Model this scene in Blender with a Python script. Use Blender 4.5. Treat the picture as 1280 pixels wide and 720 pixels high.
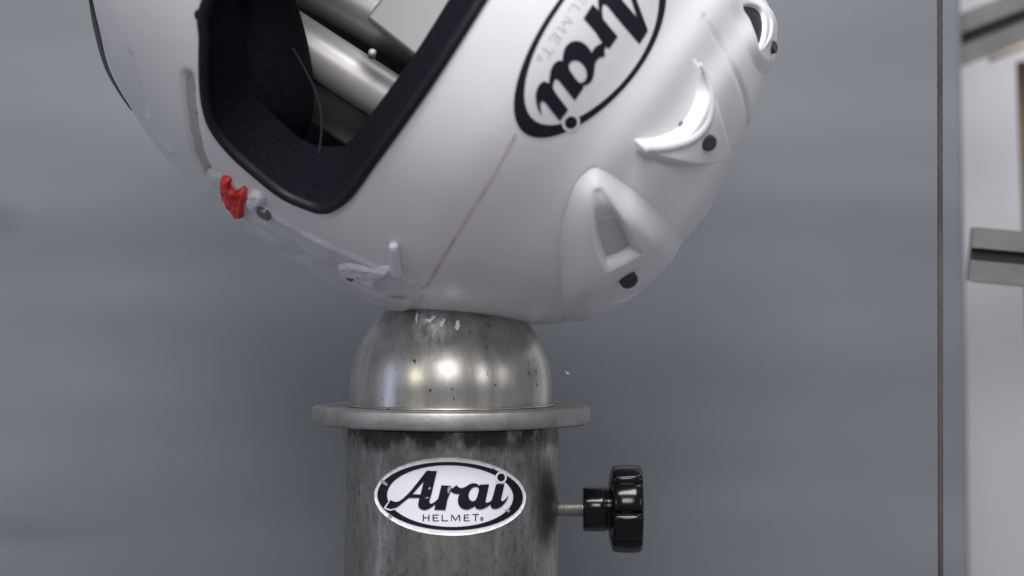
import bpy, bmesh, math, random
import numpy as np
from mathutils import noise as mnoise
from mathutils import Vector, Matrix
from mathutils.bvhtree import BVHTree
from mathutils.geometry import delaunay_2d_cdt

random.seed(7)
for o in list(bpy.data.objects):
    bpy.data.objects.remove(o)
scene = bpy.context.scene
BD = 950
S = 0.000384          # metres per unit of the plane the anvil stands in
D = 3050.0            # camera distance in those units

# ---------------------------------------------------------------- camera, world, lamps, exposure
cam = bpy.data.cameras.new('camera')
cam.sensor_width = 36.0
cam.lens = 36.0 * D / 1280.0
cam.clip_start = 0.05
cam.clip_end = 50
cam.dof.use_dof = True
cam.dof.focus_distance = (D - 75) * S
cam.dof.aperture_fstop = 5.6
camo = bpy.data.objects.new('camera', cam)
scene.collection.objects.link(camo)
camo.location = (0, -D * S, 0)
camo.rotation_euler = (math.radians(90), 0, 0)
scene.camera = camo

world = bpy.data.worlds.new('World')
scene.world = world
world.use_nodes = True
world.node_tree.nodes['Background'].inputs[0].default_value = (0.86, 0.88, 1.0, 1)
world.node_tree.nodes['Background'].inputs[1].default_value = 0.205


def area(name, loc, target, sx, sy, watts, col):
    l = bpy.data.lights.new(name, 'AREA')
    l.shape = 'RECTANGLE'
    l.size = sx
    l.size_y = sy
    l.energy = watts
    l.color = col
    o = bpy.data.objects.new(name, l)
    scene.collection.objects.link(o)
    o.location = loc
    o.rotation_euler = (Vector(target) - Vector(loc)).to_track_quat('-Z', 'Y').to_euler()
    return o


area('ceiling_lamp', (-0.1, -1.35, 1.6), (0.0, 0.0, 0.05), 1.3, 0.6, 45, (0.965, 0.97, 1.0))
area('ceiling_lamp', (0.7, -0.1, 2.0), (0.1, 0.35, 0.0), 1.0, 0.6, 11, (0.93, 0.96, 1.0))
area('room_lamp', (-0.10, -2.3, 0.95), (-0.03, 0, -0.05), 0.58, 0.52, 11, (1.0, 0.97, 0.98))
area('window_lamp', (-1.7, -0.52, 0.2), (-0.03, 0, -0.08), 0.16, 0.9, 1.7, (0.62, 0.72, 1.0))
area('room_lamp', (-1.25, -1.5, 0.48), (-0.03, 0, -0.08), 0.20, 0.35, 2.6, (1.0, 0.95, 0.78))
area('room_lamp', (1.2, -1.6, 0.55), (-0.03, 0, -0.08), 0.13, 0.45, 1.8, (1.0, 0.97, 0.9))
area('room_lamp', (1.7, -0.85, 0.4), (-0.03, 0, -0.08), 0.12, 0.5, 0.8, (1.0, 0.97, 0.92))

scene.view_settings.view_transform = 'Standard'
scene.view_settings.look = 'None'
scene.view_settings.exposure = 0.12
scene.view_settings.gamma = 1.0
scene.view_settings.use_curve_mapping = False


# ---------------------------------------------------------------- helpers
def P(x, y, d=0.0):
    k = (D + d) / D
    return Vector(((x - 640) * k * S, d * S, (360 - y) * k * S))


def to_px(p):
    k = (p[1] / S + D) / D
    return (640 + p[0] / (k * S), 360 - p[2] / (k * S))


CAM = Vector((0, -D * S, 0))


def obj(name, verts, faces, mat, parent=None, smooth=True):
    me = bpy.data.meshes.new(name)
    me.from_pydata([tuple(v) for v in verts], [], [tuple(f) for f in faces])
    me.validate()
    me.update()
    me.materials.append(mat)
    if smooth:
        me.polygons.foreach_set('use_smooth', [True] * len(me.polygons))
    o = bpy.data.objects.new(name, me)
    scene.collection.objects.link(o)
    if parent:
        o.parent = parent
    return o


def fix_normals(o, sharp=None):
    bm = bmesh.new()
    bm.from_mesh(o.data)
    bmesh.ops.remove_doubles(bm, verts=bm.verts, dist=1e-7)
    bmesh.ops.recalc_face_normals(bm, faces=bm.faces)
    if sharp:
        for e in bm.edges:
            if len(e.link_faces) == 2 and e.calc_face_angle(0) > math.radians(sharp):
                e.smooth = False
    bm.to_mesh(o.data)
    bm.free()
    return o


def empty(name, loc, label, cat, group=None):
    o = bpy.data.objects.new(name, None)
    o.empty_display_size = 0.02
    scene.collection.objects.link(o)
    o.location = loc
    bpy.context.view_layer.update()
    o['label'] = label
    o['category'] = cat
    if group:
        o['group'] = group
    return o


def adopt(o, parent):
    """parent while keeping the place in the world"""
    m = parent.matrix_world.copy() if parent.parent is None else parent.matrix_world.copy()
    o.parent = parent
    o.matrix_parent_inverse = m.inverted()
    return o


def lathe(profile, axis='Z', n=96, lobe=None):
    """profile: list of (r, h). returns verts, faces around the given axis"""
    vs, fs = [], []
    for j, (r, h) in enumerate(profile):
        for i in range(n):
            a = 2 * math.pi * i / n
            rr = r * (lobe(a, j) if lobe else 1)
            c, s = rr * math.cos(a), rr * math.sin(a)
            vs.append((c, s, h) if axis == 'Z' else (h, c, s))
    m = len(profile)
    for j in range(m - 1):
        for i in range(n):
            k = (i + 1) % n
            fs.append((j * n + i, j * n + k, (j + 1) * n + k, (j + 1) * n + i))
    fs.append(tuple(range(n))[::-1])
    fs.append(tuple((m - 1) * n + i for i in range(n)))
    return vs, fs


def tube(pts, rad, n=10, closed=False, squash=None):
    pts = [Vector(p) for p in pts]
    m = len(pts)
    vs, fs = [], []
    up = None
    for i, p in enumerate(pts):
        if closed:
            t = (pts[(i + 1) % m] - pts[i - 1]).normalized()
        else:
            t = (pts[min(i + 1, m - 1)] - pts[max(i - 1, 0)]).normalized()
        if up is None:
            up = t.orthogonal().normalized()
        up = (up - t * up.dot(t)).normalized()
        b = t.cross(up)
        r = rad[i] if isinstance(rad, (list, tuple)) else rad
        for j in range(n):
            a = 2 * math.pi * j / n
            vs.append(p + up * (r * math.cos(a)) + b * (r * math.sin(a)))
    for i in range(m if closed else m - 1):
        k = (i + 1) % m
        for j in range(n):
            l = (j + 1) % n
            fs.append((i * n + j, i * n + l, k * n + l, k * n + j))
    if not closed:
        fs.append(tuple(range(n))[::-1])
        fs.append(tuple((m - 1) * n + j for j in range(n)))
    return vs, fs


def catmull(pts, k=6, closed=False):
    out = []
    n = len(pts)
    rng = range(n) if closed else range(n - 1)
    for i in rng:
        if closed:
            a, b, c, d = pts[i - 1], pts[i], pts[(i + 1) % n], pts[(i + 2) % n]
        else:
            a, b, c, d = pts[max(i - 1, 0)], pts[i], pts[i + 1], pts[min(i + 2, n - 1)]
        for j in range(k):
            t = j / k
            out.append(tuple(0.5 * ((2 * b[q]) + (-a[q] + c[q]) * t + (2 * a[q] - 5 * b[q] + 4 * c[q] - d[q]) * t * t
                                    + (-a[q] + 3 * b[q] - 3 * c[q] + d[q]) * t ** 3) for q in range(len(b))))
    if not closed:
        out.append(tuple(pts[-1]))
    return out


def smooth_poly(pts, k=5):
    """pts with optional third value 'c' = corner; smooth everywhere else"""
    n = len(pts)
    out = []
    for i in range(n):
        b, c = pts[i], pts[(i + 1) % n]
        a = pts[i - 1] if len(b) == 2 else b
        d = pts[(i + 2) % n] if len(c) == 2 else c
        for j in range(k):
            t = j / k
            out.append(tuple(0.5 * ((2 * b[q]) + (-a[q] + c[q]) * t + (2 * a[q] - 5 * b[q] + 4 * c[q] - d[q]) * t * t
                                    + (-a[q] + 3 * b[q] - 3 * c[q] + d[q]) * t ** 3) for q in range(2)))
    return out


def inside(poly, X, Y):
    X = np.asarray(X, float)
    Y = np.asarray(Y, float)
    r = np.zeros(X.shape, bool)
    p = np.asarray(poly, float)
    q = np.roll(p, -1, 0)
    for (x0, y0), (x1, y1) in zip(p, q):
        if y0 == y1:
            continue
        c = ((y0 > Y) != (y1 > Y)) & (X < (x1 - x0) * (Y - y0) / (y1 - y0) + x0)
        r ^= c
    return r


def sdf(poly, X, Y, closed=True):
    """positive inside"""
    X = np.asarray(X, float)
    Y = np.asarray(Y, float)
    p = np.asarray(poly, float)
    q = np.roll(p, -1, 0)
    if not closed:
        p, q = p[:-1], q[:-1]
    best = np.full(X.shape, 1e9)
    for (x0, y0), (x1, y1) in zip(p, q):
        dx, dy = x1 - x0, y1 - y0
        L = dx * dx + dy * dy + 1e-12
        t = np.clip(((X - x0) * dx + (Y - y0) * dy) / L, 0, 1)
        best = np.minimum(best, np.hypot(X - x0 - t * dx, Y - y0 - t * dy))
    if not closed:
        return best
    return np.where(inside(poly, X, Y), best, -best)


def ss(x, a, b):
    t = np.clip((np.asarray(x, float) - a) / (b - a), 0, 1)
    return t * t * (3 - 2 * t)


# ---------------------------------------------------------------- materials
def mat(name, col, rough=0.5, metal=0.0, coat=0.0, build=None, spec=0.5):
    m = bpy.data.materials.new(name)
    m.use_nodes = True
    b = m.node_tree.nodes['Principled BSDF']
    b.inputs['Base Color'].default_value = (*col, 1)
    b.inputs['Roughness'].default_value = rough
    b.inputs['Metallic'].default_value = metal
    b.inputs['Coat Weight'].default_value = coat
    b.inputs['Coat Roughness'].default_value = 0.25
    b.inputs['Specular IOR Level'].default_value = spec
    if build:
        build(m.node_tree, b)
    return m


def N(t, kind, **kw):
    n = t.nodes.new(kind)
    for k, v in kw.items():
        if k in n.inputs:
            n.inputs[k].default_value = v
        else:
            setattr(n, k, v)
    return n


def coords(t, scale=(1, 1, 1)):
    c = t.nodes.new('ShaderNodeTexCoord')
    mp = t.nodes.new('ShaderNodeMapping')
    mp.inputs['Scale'].default_value = scale
    t.links.new(c.outputs['Object'], mp.inputs['Vector'])
    return mp.outputs[0]


def noise(t, vec, scale, detail=4, rough=0.55):
    n = N(t, 'ShaderNodeTexNoise', Scale=scale, Detail=detail, Roughness=rough)
    t.links.new(vec, n.inputs['Vector'])
    return n.outputs['Fac']


def ramp(t, fac, stops):
    r = t.nodes.new('ShaderNodeValToRGB')
    e = r.color_ramp.elements
    while len(e) < len(stops):
        e.new(0.5)
    for el, (p, c) in zip(e, stops):
        el.position = p
        el.color = (*c, 1) if len(c) == 3 else c
    t.links.new(fac, r.inputs[0])
    return r.outputs[0]


def mix(t, fac, a, b, mode='MIX'):
    m = t.nodes.new('ShaderNodeMix')
    m.data_type = 'RGBA'
    m.blend_type = mode
    for s, v in ((m.inputs[0], fac), (m.inputs[6], a), (m.inputs[7], b)):
        if isinstance(v, (float, int)):
            s.default_value = v
        elif isinstance(v, tuple):
            s.default_value = (*v, 1)
        else:
            t.links.new(v, s)
    return m.outputs[2]


def g(v):
    return (v, v, v)


def bump(t, b, h, strength, dist):
    n = N(t, 'ShaderNodeBump', Strength=strength, Distance=dist)
    t.links.new(h, n.inputs['Height'])
    t.links.new(n.outputs[0], b.inputs['Normal'])


def b_shell(t, b):
    v = coords(t)
    n1 = noise(t, v, 14, 5, 0.6)
    c = ramp(t, n1, [(0.3, (0.70, 0.69, 0.69)), (0.75, (0.77, 0.77, 0.79))])
    n2 = noise(t, v, 120, 6, 0.7)
    d = ramp(t, n2, [(0.62, g(0)), (0.78, g(1))])
    c = mix(t, d, c, (0.60, 0.585, 0.56))
    t.links.new(c, b.inputs['Base Color'])
    t.links.new(ramp(t, n2, [(0.3, g(0.34)), (0.8, g(0.5))]), b.inputs['Roughness'])
    bump(t, b, noise(t, v, 60, 2), 0.05, 0.002)


def b_steel(t, b):
    v = coords(t)
    n1 = noise(t, v, 28, 6, 0.65)
    base = ramp(t, n1, [(0.3, (0.46, 0.44, 0.41)), (0.7, (0.68, 0.67, 0.65))])
    vv = coords(t, (1, 1, 0.12))
    n3 = noise(t, vv, 90, 4, 0.6)
    base = mix(t, ramp(t, n3, [(0.42, g(0)), (0.72, g(0.7))]), base, (0.27, 0.25, 0.22))
    vo = N(t, 'ShaderNodeTexVoronoi', Scale=260)
    wob = N(t, 'ShaderNodeTexNoise', Scale=420, Detail=3)
    t.links.new(v, wob.inputs['Vector'])
    t.links.new(mix(t, 0.006, v, wob.outputs['Color'], 'ADD'), vo.inputs['Vector'])
    sep = t.nodes.new('ShaderNodeSeparateColor')
    t.links.new(vo.outputs['Color'], sep.inputs[0])
    spot = t.nodes.new('ShaderNodeMath')
    spot.operation = 'MULTIPLY'
    t.links.new(ramp(t, vo.outputs['Distance'], [(0.09, g(1)), (0.21, g(0))]), spot.inputs[0])
    t.links.new(ramp(t, sep.outputs[0], [(0.35, g(0)), (0.80, g(1))]), spot.inputs[1])
    base = mix(t, spot.outputs[0], base, (0.05, 0.045, 0.05))
    # powdered paint smeared where the shell struck
    dst = N(t, 'ShaderNodeVectorMath', operation='DISTANCE')
    mp = t.nodes.new('ShaderNodeMapping')
    mp.inputs['Scale'].default_value = (1.9, 0.7, 1.0)
    t.links.new(v, mp.inputs['Vector'])
    t.links.new(mp.outputs[0], dst.inputs[0])
    q = P(541, 404, -95)
    dst.inputs[1].default_value = (q.x * 1.9, q.y * 0.7, q.z)
    dm = t.nodes.new('ShaderNodeMath')
    dm.operation = 'MULTIPLY'
    t.links.new(ramp(t, dst.outputs['Value'], [(0.0, g(1)), (0.022, g(0))]), dm.inputs[0])
    t.links.new(ramp(t, noise(t, coords(t, (1.6, 1, 0.5)), 170, 6, 0.7), [(0.40, g(0)), (0.62, g(0.9))]), dm.inputs[1])
    base = mix(t, dm.outputs[0], base, (0.85, 0.84, 0.86))
    mt = t.nodes.new('ShaderNodeMath')
    mt.operation = 'SUBTRACT'
    mt.inputs[0].default_value = 1.0
    t.links.new(dm.outputs[0], mt.inputs[1])
    t.links.new(mt.outputs[0], b.inputs['Metallic'])
    t.links.new(base, b.inputs['Base Color'])
    t.links.new(ramp(t, n1, [(0.3, g(0.36)), (0.75, g(0.26))]), b.inputs['Roughness'])
    bump(t, b, noise(t, coords(t, (1, 1, 0.3)), 260, 3), 0.10, 0.0006)


def b_flange(t, b):
    v = coords(t)
    n1 = noise(t, v, 60, 6, 0.65)
    c = ramp(t, n1, [(0.35, (0.28, 0.27, 0.25)), (0.65, (0.40, 0.395, 0.38))])
    n2 = noise(t, v, 24, 3)
    c = mix(t, ramp(t, n2, [(0.56, g(0)), (0.75, g(0.7))]), c, (0.30, 0.21, 0.15))
    t.links.new(c, b.inputs['Base Color'])
    bump(t, b, noise(t, v, 500, 4), 0.2, 0.0006)


def b_post(t, b):
    v = coords(t, (1, 1, 0.22))
    n1 = noise(t, v, 64, 9, 0.78)
    c = ramp(t, n1, [(0.30, (0.11, 0.10, 0.088)), (0.45, (0.25, 0.24, 0.22)), (0.57, (0.36, 0.35, 0.33)), (0.70, (0.60, 0.60, 0.60))])
    v2 = coords(t, (1, 1, 0.8))
    n2 = noise(t, v2, 15, 7, 0.7)
    c = mix(t, ramp(t, n2, [(0.50, g(0)), (0.75, g(0.55))]), c, (0.12, 0.105, 0.095))
    n4 = noise(t, coords(t, (1, 1, 0.5)), 330, 4, 0.7)
    c = mix(t, ramp(t, n4, [(0.54, g(0)), (0.72, g(0.6))]), c, (0.06, 0.055, 0.055))
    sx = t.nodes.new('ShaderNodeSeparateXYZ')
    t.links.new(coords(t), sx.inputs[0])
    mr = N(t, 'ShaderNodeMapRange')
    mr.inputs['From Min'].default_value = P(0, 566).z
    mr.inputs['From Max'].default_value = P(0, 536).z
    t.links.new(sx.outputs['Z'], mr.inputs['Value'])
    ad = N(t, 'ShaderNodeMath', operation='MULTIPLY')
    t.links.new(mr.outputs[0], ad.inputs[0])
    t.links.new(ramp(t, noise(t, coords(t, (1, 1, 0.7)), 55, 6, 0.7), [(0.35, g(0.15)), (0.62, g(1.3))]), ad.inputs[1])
    c = mix(t, ramp(t, ad.outputs[0], [(0.15, g(0)), (0.6, g(0.9))]), c, (0.045, 0.038, 0.034))  # shade under the flange painted into the colour, mottled with grime
    t.links.new(c, b.inputs['Base Color'])
    t.links.new(ramp(t, n1, [(0.3, g(0.44)), (0.75, g(0.28))]), b.inputs['Roughness'])
    bump(t, b, n4, 0.15, 0.0008)


def b_board(t, b):
    v = coords(t)
    n1 = noise(t, v, 1.7, 3, 0.5)
    c = ramp(t, n1, [(0.3, (0.150, 0.162, 0.178)), (0.7, (0.168, 0.179, 0.194))])
    # soft dark patches, broken up by noise, along the left of the panel
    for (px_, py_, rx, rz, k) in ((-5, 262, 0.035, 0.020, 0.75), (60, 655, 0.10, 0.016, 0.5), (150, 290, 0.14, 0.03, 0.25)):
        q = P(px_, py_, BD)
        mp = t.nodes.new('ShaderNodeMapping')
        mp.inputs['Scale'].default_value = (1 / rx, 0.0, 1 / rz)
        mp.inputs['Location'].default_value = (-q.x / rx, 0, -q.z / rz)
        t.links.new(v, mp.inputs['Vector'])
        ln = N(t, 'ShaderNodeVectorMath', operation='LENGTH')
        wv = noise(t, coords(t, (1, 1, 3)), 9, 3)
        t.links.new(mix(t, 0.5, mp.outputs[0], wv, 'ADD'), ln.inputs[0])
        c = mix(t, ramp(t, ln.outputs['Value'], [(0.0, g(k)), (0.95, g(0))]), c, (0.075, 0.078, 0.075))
    t.links.new(c, b.inputs['Base Color'])
    bump(t, b, noise(t, coords(t, (0.6, 1, 2.2)), 2.6, 2, 0.4), 0.6, 0.03)


def b_white(t, b):
    v = coords(t)
    n = noise(t, v, 3, 3)
    t.links.new(ramp(t, n, [(0.3, (0.66, 0.64, 0.66)), (0.7, (0.70, 0.68, 0.70))]), b.inputs['Base Color'])
    bump(t, b, noise(t, v, 300, 3), 0.15, 0.001)


def b_sticker(t, b):
    v = coords(t)
    n = noise(t, v, 190, 6, 0.7)
    t.links.new(ramp(t, n, [(0.3, (0.77, 0.75, 0.79)), (0.64, (0.77, 0.75, 0.79)), (0.75, (0.6, 0.58, 0.57))]), b.inputs['Base Color'])


def b_print(t, b):
    v = coords(t)
    n = noise(t, v, 110, 7, 0.75)
    t.links.new(ramp(t, n, [(0.35, (0.006, 0.004, 0.012)), (0.66, (0.010, 0.008, 0.016)), (0.76, (0.22, 0.21, 0.22))]), b.inputs['Base Color'])


def b_alu(t, b):
    v = coords(t)
    n = noise(t, v, 40, 4)
    t.links.new(ramp(t, n, [(0.3, (0.135, 0.135, 0.13)), (0.7, (0.19, 0.19, 0.182))]), b.inputs['Base Color'])


def b_wood(t, b):
    v = coords(t, (6, 6, 0.7))
    n = noise(t, v, 30, 5)
    t.links.new(ramp(t, n, [(0.3, (0.16, 0.11, 0.05)), (0.7, (0.28, 0.21, 0.11))]), b.inputs['Base Color'])


def b_fabric(t, b):
    v = coords(t)
    n = noise(t, v, 500, 3)
    t.links.new(ramp(t, n, [(0.3, (0.003, 0.0035, 0.006)), (0.7, (0.008, 0.009, 0.014))]), b.inputs['Base Color'])
    bump(t, b, n, 0.4, 0.001)


def b_plate(t, b):
    v = coords(t)
    n = noise(t, v, 55, 5, 0.65)
    t.links.new(ramp(t, n, [(0.35, (0.54, 0.54, 0.56)), (0.62, (0.68, 0.68, 0.70)), (0.72, (0.80, 0.80, 0.82))]), b.inputs['Base Color'])
    bump(t, b, n, 0.5, 0.003)


def b_red(t, b):
    v = coords(t)
    n = noise(t, v, 220, 4, 0.6)
    t.links.new(ramp(t, n, [(0.4, (0.50, 0.012, 0.012)), (0.6, (0.80, 0.045, 0.04))]), b.inputs['Base Color'])


def b_mark(t, b):
    v = coords(t)
    n = noise(t, v, 170, 6, 0.75)
    t.links.new(ramp(t, n, [(0.35, (0.62, 0.34, 0.37)), (0.55, (0.69, 0.54, 0.56)), (0.68, (0.73, 0.66, 0.68))]), b.inputs['Base Color'])


def b_wire(t, b):
    v = coords(t, (1, 1, 0.4))
    n = noise(t, v, 60, 4)
    t.links.new(ramp(t, n, [(0.3, (0.055, 0.048, 0.045)), (0.7, (0.11, 0.10, 0.092))]), b.inputs['Base Color'])


M = dict(
    scoopfloor=mat('shaded_grey_plastic', (0.50, 0.49, 0.51), 0.6),
    trimgrey=mat('worn_grey_rubber', (0.05, 0.05, 0.055), 0.7),
    platedark=mat('dark_cast_plate', (0.10, 0.10, 0.10), 0.5),
    sealgrey=mat('grey_vent_seal', (0.40, 0.385, 0.37), 0.6),
    lugsoft=mat('frosted_plastic', (0.66, 0.66, 0.69), 0.5),
    scuff=mat('scuffed_print', (0.30, 0.29, 0.30), 0.6),
    beige=mat('dull_wire_splice', (0.24, 0.225, 0.21), 0.6),
    shell=mat('helmet_paint', (0.75, 0.75, 0.77), 0.3, 0, 0.35, b_shell),
    vent=mat('vent_plastic', (0.72, 0.71, 0.71), 0.42, 0, 0.0, b_shell),
    cream=mat('aged_plastic', (0.70, 0.67, 0.60), 0.4, 0, 0.1),
    steel=mat('polished_steel', g(0.55), 0.3, 1.0, 0, b_steel),
    flange=mat('machined_steel', g(0.45), 0.52, 0.9, 0, b_flange),
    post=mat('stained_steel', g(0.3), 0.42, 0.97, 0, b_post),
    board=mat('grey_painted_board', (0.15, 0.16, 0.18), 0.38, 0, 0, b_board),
    wall=mat('pale_wall_paint', (0.55, 0.54, 0.6), 0.7, 0, 0, b_white),
    sticker=mat('sticker_vinyl', (0.74, 0.72, 0.76), 0.35, 0, 0, b_sticker),
    ink=mat('worn_black_ink', (0.015, 0.012, 0.025), 0.45, 0, 0, b_print, spec=0.25),
    ink2=mat('black_ink', (0.010, 0.009, 0.018), 0.45, 0, 0, spec=0.3),
    greyink=mat('faded_ink', (0.50, 0.49, 0.53), 0.4),
    mark=mat('red_marker', (0.7, 0.4, 0.42), 0.4, 0, 0, b_mark),
    rubber=mat('black_rubber', (0.007, 0.0065, 0.011), 0.5, spec=0.3),
    fabric=mat('dark_fabric', (0.02, 0.02, 0.03), 0.9, 0, 0, b_fabric, spec=0.15),
    padgrey=mat('grey_padding', (0.018, 0.022, 0.030), 0.85, spec=0.2),
    plug=mat('black_plug', (0.03, 0.03, 0.035), 0.4),
    darkhole=mat('vent_mesh', (0.20, 0.19, 0.22), 0.7),
    plate=mat('scuffed_plastic', (0.6, 0.6, 0.62), 0.4, 0, 0.1, b_plate),
    red=mat('red_plastic', (0.7, 0.04, 0.04), 0.4, 0, 0, b_red),
    lug=mat('white_plastic', (0.80, 0.80, 0.83), 0.35),
    screw=mat('grey_screw', (0.14, 0.14, 0.15), 0.4, 0.5),
    knob=mat('black_phenolic', (0.004, 0.004, 0.005), 0.14, 0, 0.0, spec=0.35),
    zinc=mat('zinc_thread', (0.42, 0.40, 0.40), 0.45, 0.8),
    alu=mat('grey_anodised', (0.28, 0.28, 0.27), 0.5, 0.3, 0, b_alu),
    black=mat('slot_shadow_black', (0.01, 0.01, 0.01), 0.8),
    wood=mat('brown_wood', (0.2, 0.15, 0.08), 0.7, 0, 0, b_wood),
    cable=mat('tan_cable', (0.42, 0.33, 0.28), 0.5),
    wire=mat('wire_rope', (0.15, 0.14, 0.13), 0.5, 0.4, 0, b_wire),
    magnes=mat('cast_magnesium', (0.66, 0.64, 0.63), 0.42, 0.35),
    dullmet=mat('dull_cast_metal', (0.40, 0.41, 0.40), 0.45, 0.5),
)

# ---------------------------------------------------------------- the setting
def box(name, x0, x1, y0, y1, z0, z1, m, bev=0.0, parent=None):
    vs = [(x, y, z) for x in (x0, x1) for y in (y0, y1) for z in (z0, z1)]
    fs = [(0, 1, 3, 2), (4, 6, 7, 5), (0, 4, 5, 1), (2, 3, 7, 6), (0, 2, 6, 4), (1, 5, 7, 3)]
    o = obj(name, vs, fs, m, parent, smooth=False)
    bm = bmesh.new()
    bm.from_mesh(o.data)
    bmesh.ops.recalc_face_normals(bm, faces=bm.faces)
    if bev:
        bmesh.ops.bevel(bm, geom=bm.edges[:], offset=bev, segments=3, affect='EDGES', profile=0.5)
    bm.to_mesh(o.data)
    bm.free()
    return o


vs = []
for d in (BD, BD + 25):
    vs += [P(-900, -700, d), P(1189, -700, d), P(1223, 1400, d), P(-900, 1400, d)]
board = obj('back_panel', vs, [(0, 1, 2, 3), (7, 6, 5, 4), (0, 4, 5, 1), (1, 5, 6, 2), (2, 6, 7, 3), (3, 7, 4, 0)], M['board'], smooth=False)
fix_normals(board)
bm = bmesh.new(); bm.from_mesh(board.data)
bmesh.ops.bevel(bm, geom=bm.edges[:], offset=0.002, segments=3, affect='EDGES')
bm.to_mesh(board.data); bm.free()
board['kind'] = 'structure'
w = obj('wall', [P(-1600, -1200, 1700), P(3600, -1200, 1700), P(3600, 1900, 1700), P(-1600, 1900, 1700)], [(0, 3, 2, 1)], M['wall'], smooth=False)
w['kind'] = 'structure'

# twisted guide wire of the drop rig
def wire_rope():
    root = empty('guide_wire', P(1175.5, 1100, 60), 'thin dark steel guide wire hanging upright before the right edge of the grey panel', 'wire')
    vs, fs = [], []
    n, m = 12, 420
    for j in range(m + 1):
        y = -500 + 1600 * j / m
        c = P(1175.2 + 0.0012 * (y - 300), y, 60)
        r = 3.4 * S
        for i in range(n):
            a = 2 * math.pi * i / n
            rr = r * (1 + 0.05 * math.cos(3 * a + j * 1.4))
            vs.append(c + Vector((rr * math.cos(a), rr * math.sin(a), 0)))
    for j in range(m):
        for i in range(n):
            k = (i + 1) % n
            fs.append((j * n + i, j * n + k, (j + 1) * n + k, (j + 1) * n + i))
    o = obj('rope', vs, fs, M['wire'])
    adopt(o, root)


wire_rope()


def extrusion(a, b, h, label, extra=None):
    """aluminium T-slot bar from a to b, height h"""
    root = empty('slotted_rail', a, label, 'metal rail', 'slotted metal rails fixed at the right')
    t = (b - a).normalized()
    back = Vector((0, 1, 0))
    back = (back - t * back.dot(t)).normalized()
    up = back.cross(t).normalized()
    if up.z < 0:
        up = -up
    q = h / 2
    s, l, dp, wd = 0.115 * h, 0.06 * h, 0.22 * h, 0.22 * h
    side = [(-q, q), (-s, q), (-s, q - l), (-wd, q - l), (-wd, q - dp), (wd, q - dp), (wd, q - l), (s, q - l), (s, q)]
    prof = []
    for k in range(4):
        ca, sa = [(1, 0), (0, -1), (-1, 0), (0, 1)][k]
        for x, y in side:
            prof.append((x * ca - y * sa, x * sa + y * ca))
    # walk round: keep orientation
    n = len(prof)
    vs = []
    for c in (a, b):
        for x, y in prof:
            vs.append(c + up * x + back * (-y + q))
    fs = [(i, (i + 1) % n, n + (i + 1) % n, n + i) for i in range(n)]
    fs += [tuple(range(n))[::-1], tuple(range(n, 2 * n))]
    o = obj('bar', vs, fs, M['alu'], smooth=False)
    fix_normals(o)
    adopt(o, root)
    # black strip added in the front slot to stand for its shadow
    vs = []
    for c, off in ((a + t * 0.001, 0), (b, 0)):
        for x, y in ((-s * 0.98, q - dp * 0.9), (s * 0.98, q - dp * 0.9), (s * 0.98, q - dp * 0.45), (-s * 0.98, q - dp * 0.45)):
            vs.append(c + up * x + back * (-y + q))
    o = obj('slot_shade_strip', vs, [(0, 1, 5, 4), (1, 2, 6, 5), (2, 3, 7, 6), (3, 0, 4, 7), (3, 2, 1, 0), (4, 5, 6, 7)], M['black'], smooth=False)
    fix_normals(o)
    adopt(o, root)
    # cut end plate with a round bore rim
    c = a - t * 0.0015
    vs = []
    for cc in (a - t * 0.0004, a - t * 0.002):
        for x, y in ((-q * .97, -q * .97), (q * .97, -q * .97), (q * .97, q * .97), (-q * .97, q * .97)):
            vs.append(cc + up * x + back * (-y + q))
    o = obj('end_cap', vs, [(0, 1, 2, 3), (7, 6, 5, 4), (0, 4, 5, 1), (1, 5, 6, 2), (2, 6, 7, 3), (3, 7, 4, 0)], M['alu'], smooth=False)
    fix_normals(o)
    adopt(o, root)
    return root, t, up, back


r1, t1, u1, b1 = extrusion(P(1140, 73, 1000), P(1560, -89, 960), 82 * S, 'grey slotted metal rail slanting up to the right, near the top right corner')
r2, t2, u2, b2 = extrusion(P(1214, 317, 260), P(1560, 349, 170), 73 * S, 'grey slotted metal rail lying nearly level against the pale wall, the lower of two')
v, f = tube([P(1236, 75, 975), P(1290, 52, 970), P(1420, 0, 960)], 5.5 * S, 10)
cb = obj('tan_cable', v, f, M['cable'])
cb['label'] = 'thin tan cable running along the underside of the upper slanting rail'
cb['category'] = 'cable'
o = box('wooden_batten', 0, 60 * S, 0, 30 * S, -1400 * S, 0, M['wood'], 0.001)
o.location = P(1274, 76, 1100)
o.rotation_euler = (0, math.radians(-2.2), 0)
o['label'] = 'brown wooden batten standing at the right edge under the upper rail'
o['category'] = 'wooden batten'

# ---------------------------------------------------------------- post, anvil and knob
CX = 563.5
post = empty('steel_post', P(CX, 1150), 'round stained steel post carrying the domed anvil, with an oval sticker', 'post')
R = 134.5
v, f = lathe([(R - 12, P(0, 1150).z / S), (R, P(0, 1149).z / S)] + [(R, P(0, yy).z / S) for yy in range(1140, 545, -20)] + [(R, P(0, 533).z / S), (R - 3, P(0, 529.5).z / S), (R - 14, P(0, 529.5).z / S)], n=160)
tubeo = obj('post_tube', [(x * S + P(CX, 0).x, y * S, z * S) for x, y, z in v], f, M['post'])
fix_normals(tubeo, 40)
adopt(tubeo, post)

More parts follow.
